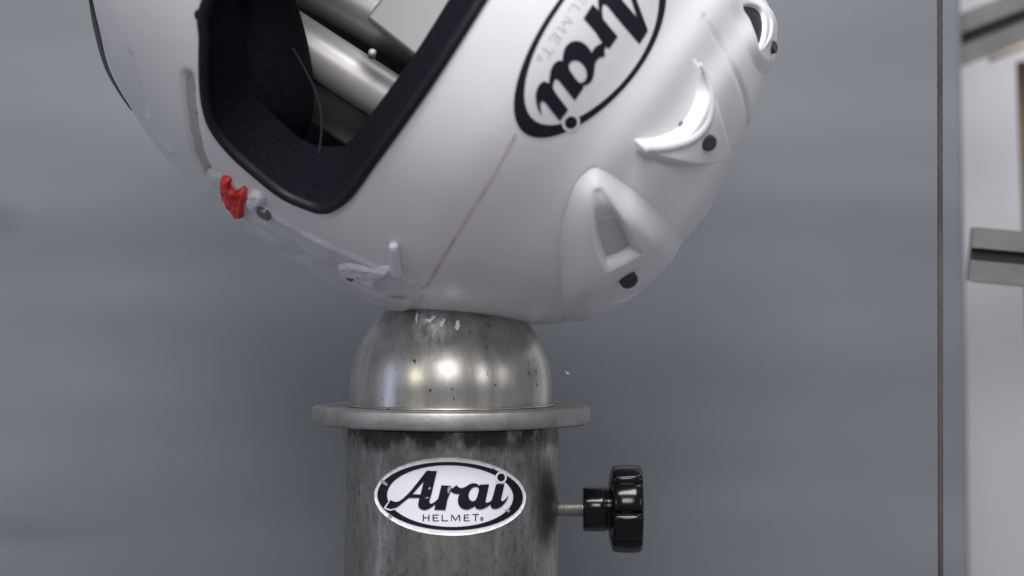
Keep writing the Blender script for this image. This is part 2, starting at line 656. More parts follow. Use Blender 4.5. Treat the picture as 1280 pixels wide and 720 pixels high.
anvil = empty('hemispherical_anvil', P(CX, 529), 'shiny domed steel anvil on a wide flange, pitted with dark specks', 'anvil')
prof = []
RD = 126.0
zc, zb = 360 - 485, 360 - 516
prof = [(RD, zb - 2), (RD, zb), (RD, zc)]
for i in range(1, 41):
    a = math.pi / 2 * i / 40
    prof.append((max(RD * math.cos(a), 0.5), zc + RD * math.sin(a)))
v, f = lathe(prof, n=160)
dome = obj('dome', [(x * S + P(564, 0).x, y * S, z * S) for x, y, z in v], f, M['steel'])
fix_normals(dome, 50)
adopt(dome, anvil)
RF = 173.5
zt, zo = 360 - 506.5, 360 - 529
prof = [(RF - 60, zo), (RF - 3, zo), (RF - 1, zo + 0.8), (RF, zo + 3), (RF, zt - 4), (RF - 1.2, zt - 1.4), (RF - 4.5, zt), (RF - 44, zt - 0.5), (RF - 46, zt - 2.5), (RF - 48, zt - 3)]
v, f = lathe(prof, n=180)
fl = obj('flange', [(x * S + P(564, 0).x, y * S, z * S) for x, y, z in v], f, M['flange'])
fix_normals(fl, 50)
adopt(fl, anvil)
# bright fillet bead where the dome meets the flange
pts = [(P(564, 0).x + (RD + 1.0 + 0.5 * math.sin(i * 1.7) * random.random()) * S * math.cos(2 * math.pi * i / 120),
        (RD + 1.0) * S * math.sin(2 * math.pi * i / 120), (zt + 0.6) * S) for i in range(120)]
v, f = tube(pts, 2.0 * S, 8, closed=True)
adopt(obj('fillet_bead', v, f, M['steel']), anvil)

knob = empty('clamp_knob', P(728, 636), 'black lobed clamp knob on a short threaded stud, screwed into the steel post', 'knob')
prof = []
for i in range(0, 17):
    x = -33 + i * 2.2
    prof += [(8.6, x), (9.9, x + 0.8), (9.9, x + 1.3), (8.6, x + 2.1)]
v, f = lathe(prof, 'X', 32)
o = obj('threaded_stud', [(p[0] * S + P(727, 636).x, p[1] * S, p[2] * S + P(727, 636).z) for p in v], f, M['zinc'])
fix_normals(o, 35)
adopt(o, knob)
prof = [(10.5, 0), (11, 0.2), (25.5, 0.2), (27.3, 0.9), (28, 2.6), (28.2, 20), (28.2, 28), (26.5, 31), (27.5, 34), (31, 37)]
v, f = lathe(prof, 'X', 64)
o = obj('knob_hub', [(p[0] * S + P(728.5, 636).x, p[1] * S, p[2] * S + P(728.5, 636).z) for p in v], f, M['knob'])
fix_normals(o, 50)
adopt(o, knob)


def lobes(a, j):
    q = (a * 8 / (2 * math.pi) + 0.0) % 1.0 - 0.0
    q = (q + 0.5) % 1.0            # lobe centre at q = 0.5
    c = abs(q - 0.5) * 2
    return 1 - 0.105 * max(0.0, (c - 0.62) / 0.38) ** 1.6 - 0.012 * c * c


prof = [(30, -3), (40, -1.5), (50, 1), (52.6, 2.2), (54, 5), (55, 14), (55.4, 26), (54.9, 34), (53.6, 37.2), (51, 38.8), (40, 39.6), (20, 40)]
v, f = lathe(prof, 'X', 320, lobes)
ang = math.pi / 8
v2 = []
for x, y, z in v:
    v2.append((x, y * math.cos(ang) - z * math.sin(ang), y * math.sin(ang) + z * math.cos(ang)))
o = obj('star_grip', [(p[0] * S + P(763.5, 636).x, p[1] * S, p[2] * S + P(763.5, 636).z) for p in v2], f, M['knob'])
fix_normals(o, 40)
adopt(o, knob)


# ---------------------------------------------------------------- draping flat print on a curved body
def drape(name, loops, hit, m, parent, h, step=3.0, thick=0.0):
    """loops: outline + holes in picture-plane units; hit(x, y) -> (point, normal)"""
    allp, edges = [], []
    for lp in loops:
        s = len(allp)
        n = len(lp)
        allp += [Vector((p[0], p[1])) for p in lp]
        edges += [(s + i, s + (i + 1) % n) for i in range(n)]
    xs = [p.x for p in allp]
    ys = [p.y for p in allp]
    gx, gy = np.meshgrid(np.arange(min(xs) + step * .5, max(xs), step), np.arange(min(ys) + step * .5, max(ys), step))
    gx, gy = gx.ravel(), gy.ravel()
    ins = np.zeros(gx.shape, bool)
    dist = np.full(gx.shape, 1e9)
    for lp in loops:
        ins ^= inside(lp, gx, gy)
        dist = np.minimum(dist, np.abs(sdf(lp, gx, gy)))
    keep = ins & (dist > step * 0.35)
    pts = allp + [Vector((float(a), float(b))) for a, b in zip(gx[keep], gy[keep])]
    ov, oe, of, *_ = delaunay_2d_cdt(pts, edges, [], 0, 1e-5)
    cx = np.array([sum(ov[i].x for i in fc) / len(fc) for fc in of])
    cy = np.array([sum(ov[i].y for i in fc) / len(fc) for fc in of])
    ok = np.zeros(cx.shape, bool)
    for lp in loops:
        ok ^= inside(lp, cx, cy)
    vs, good = [], []
    for p in ov:
        r = hit(p.x, p.y)
        good.append(r is not None)
        vs.append(r[0] + r[1] * (h * S) if r else Vector((0, 0, 0)))
    fs = [fc for fc, k in zip(of, ok) if k and all(good[i] for i in fc)]
    # orient towards the outside
    out = []
    for fc in fs:
        a, b, c = vs[fc[0]], vs[fc[1]], vs[fc[2]]
        nn = (b - a).cross(c - a)
        out.append(tuple(fc) if nn.dot(CAM - a) > 0 else tuple(fc)[::-1])
    bm = bmesh.new()
    bv = [bm.verts.new(q) for q in vs]
    for fc in out:
        try:
            bm.faces.new([bv[i] for i in fc])
        except ValueError:
            pass
    bmesh.ops.delete(bm, geom=[q for q in bm.verts if not q.link_faces], context='VERTS')
    if thick:
        # give it an edge: skirt down towards the body
        be = [e for e in bm.edges if e.is_boundary]
        bm.normal_update()
        mp = {}
        for e in be:
            for q in e.verts:
                if q not in mp:
                    mp[q] = bm.verts.new(q.co - q.normal * thick * S)
        for e in be:
            a, b = e.verts
            try:
                bm.faces.new((a, b, mp[b], mp[a]))
            except ValueError:
                pass
    me = bpy.data.meshes.new(name)
    for fc in bm.faces:
        fc.smooth = True
    bm.to_mesh(me)
    bm.free()
    me.materials.append(m)
    o = bpy.data.objects.new(name, me)
    scene.collection.objects.link(o)
    if parent:
        adopt(o, parent)
    return o


def ellipse(cx, cy, a, b, rot=0, n=96, jitter=0.0):
    out = []
    cr, sr = math.cos(rot), math.sin(rot)
    for i in range(n):
        t = 2 * math.pi * i / n
        k = 1 + random.uniform(-jitter, jitter)
        x, y = a * k * math.cos(t), b * k * math.sin(t)
        out.append((cx + x * cr - y * sr, cy + x * sr + y * cr))
    return out


T1 = lambda p: (475 + p[0] / 11.075, 580 + p[1] / 11.075) + tuple(p[2:])
T2 = lambda p: (535 + p[0] / 12.19, 590 + p[1] / 12.19) + tuple(p[2:])
T3 = lambda p: (520 + p[0] / 13.47, 635 + p[1] / 13.47)
TS = lambda p: (455 + p[0] / 5.953, 560 + p[1] / 5.953)

word = [T1(p) for p in [(650, 90, 'c'), (790, 95, 'c'), (768, 190), (740, 310), (712, 420), (690, 500), (692, 538), (718, 545), (765, 518)]]
word += [T2(p) for p in [(135, 425), (158, 395), (205, 200, 'c'), (350, 205, 'c'), (352, 248, 'c'), (385, 235), (432, 198, 'c'), (475, 235), (530, 240), (580, 215),
                         (640, 180), (700, 168), (745, 182), (772, 206, 'c'), (790, 190, 'c'), (925, 185, 'c'), (900, 300), (872, 435), (888, 465), (930, 450), (970, 405),
                         (1030, 180, 'c'), (1155, 180, 'c'), (1130, 300), (1105, 410), (1117, 440), (1150, 430), (1185, 392), (1215, 350, 'c'), (1192, 420), (1140, 492),
                         (1080, 540), (1010, 558), (960, 540), (945, 490, 'c'), (900, 522), (840, 553), (780, 565), (730, 550), (708, 515, 'c'), (660, 545), (590, 570),
                         (520, 553), (475, 510), (455, 450), (460, 380), (482, 325, 'c'), (440, 330), (390, 318), (345, 290, 'c'), (325, 345), (300, 410), (266, 577, 'c'),
                         (100, 572, 'c'), (114, 487, 'c')]]
word += [T1(p) for p in [(720, 592), (650, 628), (585, 628), (542, 595), (535, 545), (550, 465, 'c'), (405, 465, 'c'), (330, 522), (255, 585), (180, 618), (125, 615),
                         (92, 600, 'c'), (155, 497, 'c'), (200, 517), (250, 520), (305, 492), (400, 405), (500, 285)]]
WORD = smooth_poly(word, 4)
HOLE_A = [T1(p) for p in [(610, 235), (455, 415), (565, 420)]]
HOLE_a = smooth_poly([T2(p) for p in [(735, 222), (765, 240), (768, 285), (750, 350), (730, 410), (700, 438), (660, 440), (625, 405), (615, 350), (630, 290), (665, 245), (700, 225)]], 3)
DOT = ellipse(*T2((1105, 80)), 58 / 12.19, 60 / 12.19, n=32)
HALO = ellipse(*T2((1105, 80)), 86 / 12.19, 88 / 12.19, n=36)
TAILHALO = [T1(p) for p in [(60, 606), (148, 488), (160, 496), (92, 601), (125, 616), (180, 619), (225, 604), (212, 628), (160, 645), (110, 636)]]
RC = TS((641, 357))
ROT = math.radians(1.3)
RING_O = ellipse(RC[0], RC[1], 538 / 5.953, 254 / 5.953, ROT, 120)
RING_I = ellipse(RC[0], RC[1], 466 / 5.953, 229 / 5.953, ROT, 120)
OUTER = ellipse(RC[0], TS((0, 361))[1], 563 / 5.953, 291 / 5.953, ROT, 140, 0.004)


def stroke(a, b, w):
    a, b = Vector(a), Vector(b)
    t = (b - a).normalized()
    n = Vector((-t.y, t.x)) * (w / 2)
    return [tuple(a + n), tuple(b + n), tuple(b - n), tuple(a - n)]


SMALL = []
tw, th = 19, 13
for ch in [[((130, 108), (125, 218), tw), ((222, 108), (218, 218), tw), ((139, 160), (212, 160), th)],
           [((291, 108), (291, 218), tw), ((301, 115), (386, 115), th), ((301, 162), (370, 162), th), ((301, 212), (390, 212), th)],
           [((443, 108), (441, 218), tw), ((452, 212), (540, 210), th)],
           [((600, 112), (594, 218), th), ((606, 112), (664, 206), tw), ((664, 206), (722, 112), th), ((730, 112), (737, 218), tw)],
           [((812, 108), (810, 216), tw), ((822, 114), (896, 112), th), ((822, 160), (880, 160), th), ((821, 210), (900, 210), th)],
           [((945, 106), (1055, 104), th), ((1003, 112), (998, 214), tw)]]:
    for a, b, wd in ch:
        SMALL.append([T3(p) for p in stroke(a, b, wd)])
REG = ellipse(*T3((1103, 180)), 2.0, 2.2, n=16)
REG_I = ellipse(*T3((1103, 180)), 1.0, 1.1, n=12)


def join(name, objs, parent):
    """merge prints of one kind into one mesh"""
    bm = bmesh.new()
    for o in objs:
        bm.from_mesh(o.data)
    me = bpy.data.meshes.new(name)
    bm.to_mesh(me)
    bm.free()
    me.materials.append(objs[0].data.materials[0])
    for o in objs:
        bpy.data.objects.remove(o)
    o = bpy.data.objects.new(name, me)
    scene.collection.objects.link(o)
    adopt(o, parent)
    return o


def logo(hit, xf, parent, ink, base, scale=1.0, step=3.0, small=None):
    X = lambda lp: [xf(p[0], p[1]) for p in lp]
    drape('printed_ring', [X(RING_O), X(RING_I)], hit, ink, parent, 0.55, step)
    drape('print_outline', [X(HALO)], hit, base, parent, 0.85, step)
    drape('print_outline', [X(TAILHALO)], hit, base, parent, 0.85, step)
    ws = [drape('lettering', [X(WORD), X(HOLE_A), X(HOLE_a)], hit, ink, None, 1.15, step), drape('lettering', [X(DOT)], hit, ink, None, 1.15, step)]
    join('script_lettering', ws, parent)
    sm = [drape('s', [X(q)], hit, small or ink, None, 0.7, step) for q in SMALL]
    sm.append(drape('s', [X(REG), X(REG_I)], hit, small or ink, None, 0.7, step))
    join('small_lettering', sm, parent)


def bvh_of(o):
    me = o.data
    return BVHTree.FromPolygons([o.matrix_world @ v.co for v in me.vertices], [tuple(p.vertices) for p in me.polygons])


bpy.context.view_layer.update()


def post_hit(x, y):
    """exact cylinder intersection"""
    o = CAM / S
    dvec = (P(x, y) - CAM) / S
    cx = CX - 640
    a = dvec.x ** 2 + dvec.y ** 2
    b = 2 * ((o.x - cx) * dvec.x + o.y * dvec.y)
    c = (o.x - cx) ** 2 + o.y ** 2 - R * R
    q = b * b - 4 * a * c
    if q < 0:
        return None
    t = (-b - math.sqrt(q)) / (2 * a)
    p = o + dvec * t
    return p * S, Vector((p.x - cx, p.y, 0)).normalized()


stick = drape('oval_sticker', [OUTER], post_hit, M['sticker'], post, 0.5, 4.0, thick=0.45)
logo(lambda x, y: (lambda r: (r[0] + r[1] * 0.5 * S, r[1]) if r else None)(post_hit(x, y)), lambda x, y: (x, y), stick, M['ink'], M['sticker'])

def rag(cx, cy, a, b, rot=0.0):
    return ellipse(cx, cy, a, b, rot, 18, 0.35)


off = lambda x, y: (lambda q: (q[0] + q[1] * 0.5 * S, q[1]) if q else None)(post_hit(x, y))
for q in (rag(*T1((75, 262)), 5, 2.6, 0.5), rag(*T1((690, 335)), 2.0, 1.2, -0.6), rag(*T1((655, 465)), 2.2, 0.9, 0), rag(*T2((322, 262)), 1.7, 4.6, 0.1),
          rag(*TS((1062, 465)), 3.2, 2.0, 0.4), rag(*TS((200, 505)), 2.8, 1.8, 0.3), rag(*TS((960, 152)), 2.2, 0.9, 0.4)):
    drape('scuff_mark', [q], off, M['scuff'], stick, 1.5, 1.5)

# ---------------------------------------------------------------- helmet shell
CA, SA = math.cos(math.radians(35)), math.sin(math.radians(35))


def uv(x, y):
    return x * CA + y * SA, -x * SA + y * CA


def xy(u, v):
    return u * CA - v * SA, u * SA + v * CA


V0 = -288.0
left_px = [(868, 284), (842, 314), (823, 336), (799, 360), (767, 382), (733, 397), (690, 405), (640, 404), (590, 401), (540, 397), (480, 387), (440, 368), (400, 347), (350, 315), (300, 281), (250, 240), (200, 190), (172, 152), (150, 118), (134, 80), (124, 40), (116, 0), (112, -40)]
right_px = [(890, 252), (908, 213), (931, 165), (945, 128), (955, 90), (959, 50), (955, 10), (942, -40), (920, -80)]
L = [uv(*p) for p in left_px]
Rr = [uv(*p) for p in right_px]
for u_, v_ in L[7:]:
    Rr.append((u_, 2 * V0 - v_))
UT = 877.5
TOPV = -284.0


def table(pts):
    pts = sorted([(math.sqrt(max(UT - u_, 0)), v_) for u_, v_ in pts if u_ < UT - 0.5])
    pts = [(0.0, TOPV)] + pts
    out = [pts[0]]
    for p in pts[1:]:
        if p[0] > out[-1][0] + 0.25:
            out.append(p)
    return np.array(out)


def pchip(tab, x):
    X, Y = tab[:, 0], tab[:, 1]
    h = np.diff(X)
    dl = np.diff(Y) / h
    m = np.zeros(len(X))
    for i in range(1, len(X) - 1):
        if dl[i - 1] * dl[i] > 0:
            w1, w2 = 2 * h[i] + h[i - 1], h[i] + 2 * h[i - 1]
            m[i] = (w1 + w2) / (w1 / dl[i - 1] + w2 / dl[i])
    m[0], m[-1] = dl[0], dl[-1]
    k = int(np.clip(np.searchsorted(X, x) - 1, 0, len(h) - 1))
    t = (x - X[k]) / h[k]
    return ((1 + 2 * t) * (1 - t) ** 2 * Y[k] + t * (1 - t) ** 2 * h[k] * m[k] + t * t * (3 - 2 * t) * Y[k + 1] + t * t * (t - 1) * h[k] * m[k + 1])


TL, TR = table(L), table(Rr)
YAW = math.radians(10.5)
NU, NR = 300, 420
UB = 92.0


def section(u):
    s = math.sqrt(max(UT - u, 0))
    return pchip(TL, s), pchip(TR, s)


us = [UT - (UT - UB) * (i / NU) ** 1.7 for i in range(NU + 1)]
raw = np.array([section(u) for u in us])
# light smoothing along the profile
for _ in range(110):
    raw[2:-2] = raw[2:-2] * 0.5 + 0.25 * (raw[1:-3] + raw[3:-1])
c4, h4 = raw[6].mean(), (raw[6][0] - raw[6][1]) / 2
for i in range(6):
    k = math.sqrt((UT - us[i]) / (UT - us[6])) * h4
    raw[i] = (c4 + k, c4 - k)
shell_v = np.zeros((NU + 1, NR, 3))
cosY, sinY = math.cos(YAW), math.sin(YAW)
for i, u in enumerate(us):
    vl, vr = raw[i]
    hw = (vl - vr) / 2
    cc = (vl + vr) / 2
    chin = 1 + 0.28 * ss(-(u), -330, -90)
    bf = 1.20 * hw * chin
    br = 1.24 * hw
    a = math.sqrt(max(hw * hw - (0.5 * (bf + br) * sinY) ** 2, 0.01)) / cosY
    for j in range(NR):
        t = 2 * math.pi * j / NR
        c, s = math.cos(t), math.sin(t)
        e = 2 / 2.15
        lat = a * math.copysign(abs(c) ** e, c)
        dep = (bf if s < 0 else br) * math.copysign(abs(s) ** e, s)
        v_ = cc + lat * cosY + dep * sinY
        w_ = dep * cosY - lat * sinY
        x_, y_ = xy(u, v_)
        shell_v[i, j] = ((x_ - 640) * S, w_ * S, (360 - y_) * S)


def grid_faces(nu, nr, off=0):
    return [(off + i * nr + j, off + (i + 1) * nr + j, off + (i + 1) * nr + (j + 1) % nr, off + i * nr + (j + 1) % nr) for i in range(nu) for j in range(nr)]


flat = [Vector(p) for p in shell_v.reshape(-1, 3)]
full_faces = grid_faces(NU, NR)
bv = BVHTree.FromPolygons(flat, full_faces)


def shell_hit(x, y):
    dr = (P(x, y) - CAM).normalized()
    loc, nor, idx, dist = bv.ray_cast(CAM, dr)
    if loc is None:
        return None
    if nor.dot(dr) > 0:
        nor = -nor
    return loc, nor


def edge_hit(x, y):
    r = shell_hit(x, y)
    if r:
        return r
    l, n, i, d = bv.find_nearest(P(x, y, -120))
    return l, (n if n.dot(l - P(*xy(480, V0))) > 0 else -n)


def smooth_normal(loc):
    """normal averaged round a place on the shell"""
    l, n, i, d = bv.find_nearest(loc)
    c = P(*xy(480, V0))
    if n.dot(l - c) < 0:
        n = -n
    return n


# vertex normals of the grid
def grid_normals(G):
    du = np.gradient(G, axis=0)
    dv = np.roll(G, -1, 1) - np.roll(G, 1, 1)
    n = np.cross(dv, du)
    n /= np.linalg.norm(n, axis=2, keepdims=True) + 1e-12
    c = np.array(P(*xy(480, V0)))
    sgn = np.sign(np.sum(n * (G - c), axis=2))[..., None]
    n = n * sgn
    n[0, :] = n[2].mean(0) / np.linalg.norm(n[2].mean(0))
    return n


SN = grid_normals(shell_v)

helmet = empty('motorcycle_helmet', P(*xy(480, V0)), 'white full-face motorcycle helmet lying on its side, crown down, on the steel dome', 'helmet')


def px_arrays(G):
    k = (G[..., 1] / S + D) / D
    return 640 + G[..., 0] / (k * S), 360 - G[..., 2] / (k * S)


PX, PY = px_arrays(shell_v)
front = shell_v[..., 1] < 0.03

# eye port outline (mirror of the visible temple for the far side)
half = [(402, 267), (380, 261), (350, 247), (318, 222), (286, 193), (263, 163), (253, 135), (249, 100), (249, 50), (251, 5)]
half_top = [(420, 262), (441, 245), (470, 205), (500, 164), (540, 107), (575, 53), (607, 2)]
VC = -363.0
lo = [uv(*p) for p in half]
hi = [uv(*p) for p in half_top]
ring = hi[::-1] + lo          # from the brow middle round the temple to the chin side
ring = [(495, -430)] + ring + [(185, -250)]
mir = [(u_, 2 * VC - v_) for u_, v_ in ring[::-1] if v_ > VC + 5 or (u_ < 300 and v_ > VC)]
port_uv = ring + [(178, VC)] + [(u_, v_) for u_, v_ in mir if v_ < -432]
port_px = catmull([xy(*p) for p in port_uv], 8, closed=True)

# relief pressed into the shell: chin vent groove, mould lines
def groove(pts, width, depth, soft=2.0):
    d = sdf(catmull(pts, 6), PX, PY, closed=False)
    return -depth * (1 - ss(d, width - soft, width + soft)) * front


H = np.zeros(PX.shape)
H += groove([(234, 96), (236, 125), (240, 160), (248, 195), (262, 222)], 6.0, 9.0, 3.0)
H += groove([(163, 66), (168, 90), (176, 118), (181, 140)], 1.5, 4.0, 2.5)
H += groove([(186, 145), (196, 168), (214, 190)], 2.5, -3.0, 3.0)
H += groove([(700, 402), (706, 392), (704, 375), (702, 330), (704, 290), (712, 255), (727, 225), (742, 212)], 1.0, 2.5, 2.5)
H += groove([(880, 20), (903, 60), (924, 100), (934, 135), (935, 165)], 1.5, 3.5, 2.0)
Gs = shell_v + SN * H[..., None] * S


def shell_mesh(name, G, hole, m, parent, flip=False, snap=True):
    X, Y = px_arrays(G)
    fr = G[..., 1] < 0.0
    ins = inside(hole, X, Y) & fr
    vs = G.reshape(-1, 3)
    idx = ins.reshape(-1)
    fs = [q for q in full_faces if not (idx[q[0]] and idx[q[1]] and idx[q[2]] and idx[q[3]])]
    me = bpy.data.meshes.new(name)
    me.from_pydata([tuple(v) for v in vs], [], fs)
    me.update()
    bm = bmesh.new()
    bm.from_mesh(me)
    bmesh.ops.delete(bm, geom=[v for v in bm.verts if not v.link_faces], context='VERTS')
    cap = [v for v in bm.verts if (v.co - Vector(vs[0])).length < 1e-5]
    bmesh.ops.remove_doubles(bm, verts=cap, dist=1e-4)
    bmesh.ops.recalc_face_normals(bm, faces=bm.faces)
    for f in bm.faces:
        f.smooth = True
    bm.to_mesh(me)
    bm.free()
    me.materials.append(m)
    o = bpy.data.objects.new(name, me)
    scene.collection.objects.link(o)
    adopt(o, parent)
    return o


def inset(poly, dfun):
    p = np.array(poly)
    n = len(p)
    t = np.roll(p, -1, 0) - np.roll(p, 1, 0)
    t /= np.linalg.norm(t, axis=1, keepdims=True)
    nn = np.stack([-t[:, 1], t[:, 0]], 1)
    c = p.mean(0)
    if np.mean(np.sum(nn * (c - p), 1)) < 0:
        nn = -nn
    return [tuple(p[i] + nn[i] * dfun(p[i])) for i in range(n)]


mid_port = inset(port_px, lambda p: 3.0)
shell = shell_mesh('shell', Gs, mid_port, M['shell'], helmet)


def brow_in(p):
    u_, v_ = uv(*p)
    return 13 + 30 * float(ss(u_, 400, 495))


inner_px = inset(port_px, brow_in)
for _ in range(6):
    q = np.array(inner_px)
    inner_px = [tuple(x) for x in (q + np.roll(q, 1, 0) + np.roll(q, -1, 0)) / 3]
# rubber trim round the port
tp = []
edge_in = []
for p, q in zip(port_px, inner_px):
    h = edge_hit(*p)
    n = smooth_normal(h[0])
    tp.append(h[0] + n * 0.5 * S)
    h2 = edge_hit(*q)
    n2 = smooth_normal(h2[0])
    edge_in.append((h[0], n, h2[0], n2))
cen = inset(port_px, lambda p: 6.0)
tp = []
for p in cen:
    h = edge_hit(*p)
    tp.append(h[0])
v, f = tube(tp, 6.5 * S, 12, closed=True)
adopt(obj('eye_port_trim', v, f, M['rubber']), helmet)
# sloping foam wall from the port edge to the liner
vs = []
n = len(edge_in)
K = 6
for h, nn, h2, n2 in edge_in:
    for k in range(K + 1):
        t = k / K
        base = h.lerp(h2, t ** 1.3)
        vs.append(base - nn.lerp(n2, t).normalized() * (4 + 62 * t) * S)
fs = []
for i in range(n):
    for k in range(K):
        a = i * (K + 1) + k
        b = ((i + 1) % n) * (K + 1) + k
        fs.append((a, b, b + 1, a + 1))
adopt(obj('port_foam_edge', vs, fs, M['fabric']), helmet)
# comfort liner
ctr = np.array(P(*xy(480, V0)))
rad = shell_v - ctr
lin = ctr + rad * (1 - 62 * S / np.linalg.norm(rad, axis=2, keepdims=True))
liner_hole = inner_px
liner = shell_mesh('comfort_liner', lin[6:], inner_px, M['fabric'], helmet) if False else None
full_faces_all = full_faces
full_faces = grid_faces(NU - 6, NR)
liner = shell_mesh('comfort_liner', lin[6:], inset(inner_px, lambda p: -9.0), M['fabric'], helmet)
full_faces = full_faces_all
# neck roll edge trim
tp = [Gs[NU, j] + SN[NU, j] * 0.5 * S for j in range(0, NR, 4)]
v, f = tube(tp, 7 * S, 10, closed=True)
adopt(obj('neck_edge_trim', v, f, M['rubber']), helmet)
# neck ring between shell edge and liner
vs = [tuple(Gs[NU, j]) for j in range(NR)] + [tuple(lin[NU, j]) for j in range(NR)]
adopt(obj('neck_roll', vs, [(j, (j + 1) % NR, NR + (j + 1) % NR, NR + j) for j in range(NR)], M['fabric']), helmet)
# dark lower edge peeping out behind the chin side
tp = []
for x_, y_ in catmull([(106, -60), (111, 0), (117, 40), (128, 82), (143, 112), (160, 138)], 6):
    tp.append(P(x_ + 4.5, y_, 16))
v, f = tube(tp, [5.5 * S * (1 - 0.85 * i / (len(tp) - 1)) for i in range(len(tp))], 10)
adopt(obj('lower_edge_trim', v, f, M['trimgrey']), helmet)


# ---------------------------------------------------------------- raised parts moulded on the shell
def relief(name, outline, hfun, m, parent, tilt=(0, 0), step=1.6, inners=(), margin=6.0):
    """outline in the picture plane; heights h(x, y, sd, sdi...) in a frame facing the part"""
    c = np.mean(np.array(outline), 0)
    h = shell_hit(*c)
    nb = (smooth_normal(h[0]) + Vector((0, -1, 0)) * 0.6).normalized()
    o3 = h[0]
    ex = Vector((1, 0, 0))
    ex = (ex - nb * ex.dot(nb)).normalized()
    ey = nb.cross(ex).normalized()
    if ey.z > 0:
        ey = -ey

    def fr(p):
        q = shell_hit(*p)
        w_ = (q[0] if q else P(p[0], p[1], 0)) - o3
        return (w_.dot(ex) / S, w_.dot(ey) / S)
    out = [fr(p) for p in outline]
    inn = [[fr(p) for p in lp] for lp in inners]
    A = np.array(out)
    x0, y0 = A.min(0) - margin
    x1, y1 = A.max(0) + margin
    nx, ny = int((x1 - x0) / step) + 2, int((y1 - y0) / step) + 2
    gx, gy = np.meshgrid(x0 + np.arange(nx) * step, y0 + np.arange(ny) * step)
    sd = sdf(out, gx, gy)
    sdi = [sdf(lp, gx, gy) for lp in inn]
    hh = hfun(gx, gy, sd, *sdi)
    vs, ok = [], []
    for yy in range(ny):
        for xx in range(nx):
            ro = o3 + ex * gx[yy, xx] * S + ey * gy[yy, xx] * S + nb * 400 * S
            loc, nor, idx, dist = bv.ray_cast(ro, -nb)
            good = loc is not None and sd[yy, xx] > -margin and dist < 900 * S
            ok.append(good)
            if good:
                nn = smooth_normal(loc)
                vs.append(loc + nn * float(hh[yy, xx]) * S)
            else:
                vs.append(Vector((0, 0, 0)))
    fs = []
    for yy in range(ny - 1):
        for xx in range(nx - 1):
            q = (yy * nx + xx, yy * nx + xx + 1, (yy + 1) * nx + xx + 1, (yy + 1) * nx + xx)
            if all(ok[i] for i in q):
                fs.append(q)
    o = obj(name, vs, fs, m)
    bm = bmesh.new()
    bm.from_mesh(o.data)
    bmesh.ops.delete(bm, geom=[v for v in bm.verts if not v.link_faces], context='VERTS')
    bm.normal_update()
    if sum(f.normal.dot(nb) for f in bm.faces) < 0:
        bmesh.ops.reverse_faces(bm, faces=bm.faces[:])
    bm.to_mesh(o.data)
    bm.free()
    if parent:
        adopt(o, parent)
    return o


def plug(name, x, y, r, m, parent, depth=3.0, lift=0.0, direction=None, on=None):
    h = shell_hit(x, y)
    loc = h[0] if h else P(x, y, 0)
    n = direction or smooth_normal(loc)
    if on:
        dr = (P(x, y) - CAM).normalized()
        bo = bvh_of(on)
        hits = [bo.ray_cast(CAM, (P(x + a, y + b) - CAM).normalized()) for a, b in ((0, 0), (r, 0), (-r, 0), (0, r), (0, -r))]
        hits = [q for q in hits if q[0] is not None]
        if hits:
            loc = hits[0][0]
            n = sum(((q[1] if q[1].dot(dr) < 0 else -q[1]) for q in hits), Vector()).normalized()
            n = (n * 0.55 - dr * 0.45).normalized()
            lift = max(lift, 2.5)
    q = n.to_track_quat('Z', 'Y')
    vv, ff = lathe([(r, -12), (r, depth * 0.5), (r * 0.93, depth * 0.8), (r * 0.75, depth), (r * 0.5, depth * 0.9), (r * 0.1, depth * 0.8)], n=28)
    o = obj(name, [loc + q @ (Vector(p) * S) + n * lift * S for p in vv], ff, m)
    fix_normals(o, 50)
    adopt(o, parent)
    return o


# left intake
outA = smooth_poly([(742, 211), (762, 218), (790, 238), (822, 266), (852, 300), (862, 330), (840, 352), (812, 376), (775, 396), (738, 408), (714, 404), (705, 385), (702, 340), (703, 295), (712, 250), (724, 225)], 4)
scoopA = smooth_poly([(738, 232), (750, 230), (764, 252), (780, 278), (793, 306, 'c'), (774, 317), (754, 326, 'c'), (745, 304), (739, 276), (735, 250)], 4)


def hA(x, y, sd, si):
    body = 16 * (1 - 0.62 * ss(x * 0.72 + y * 0.69, 5, 75)) * ss(sd, -1, 30) ** 0.8 - 2.0 * (1 - ss(sd, -3, 0))
    return body - (body - 1.2) * ss(si, -1.5, 6) * (0.25 + 0.75 * ss(y, -85, -45))


ventA = relief('intake_vent', outA, hA, M['vent'], helmet, inners=[scoopA])
ventA['label'] = 'wedge-shaped intake vent lowest on the crown, near the dome'
plug('vent_screw', 784, 347, 11.0, M['plug'], ventA, 2.5, 6.0, on=ventA)
relief('scoop_shade', smooth_poly([(744, 246, 'c'), (757, 250), (775, 277), (788, 304, 'c'), (775, 312), (757, 319, 'c'), (748, 290)], 4), lambda x, y, sd: 2.2 + 0 * sd - 4 * (1 - ss(sd, -3, 1)), M['scoopfloor'], ventA, margin=3)  # shading inside the scoop, put in as a darker grey floor piece
# lip under the scoop
def strip(name, pts, rad, m, parent, lift=0.0, k=6, n=10):
    pts = catmull(pts, k)
    out = []
    for i, (x, y) in enumerate(pts):
        h = shell_hit(x, y)
        if h:
            out.append(h[0] + smooth_normal(h[0]) * lift * S)
    if isinstance(rad, (list, tuple)):
        rr = [np.interp(i / (len(out) - 1), np.linspace(0, 1, len(rad)), rad) * S for i in range(len(out))]
    else:
        rr = rad * S
    vv, ff = tube(out, rr if not isinstance(rr, list) else [float(z) for z in rr], n)
    o = obj(name, vv, ff, m)
    adopt(o, parent)
    return o


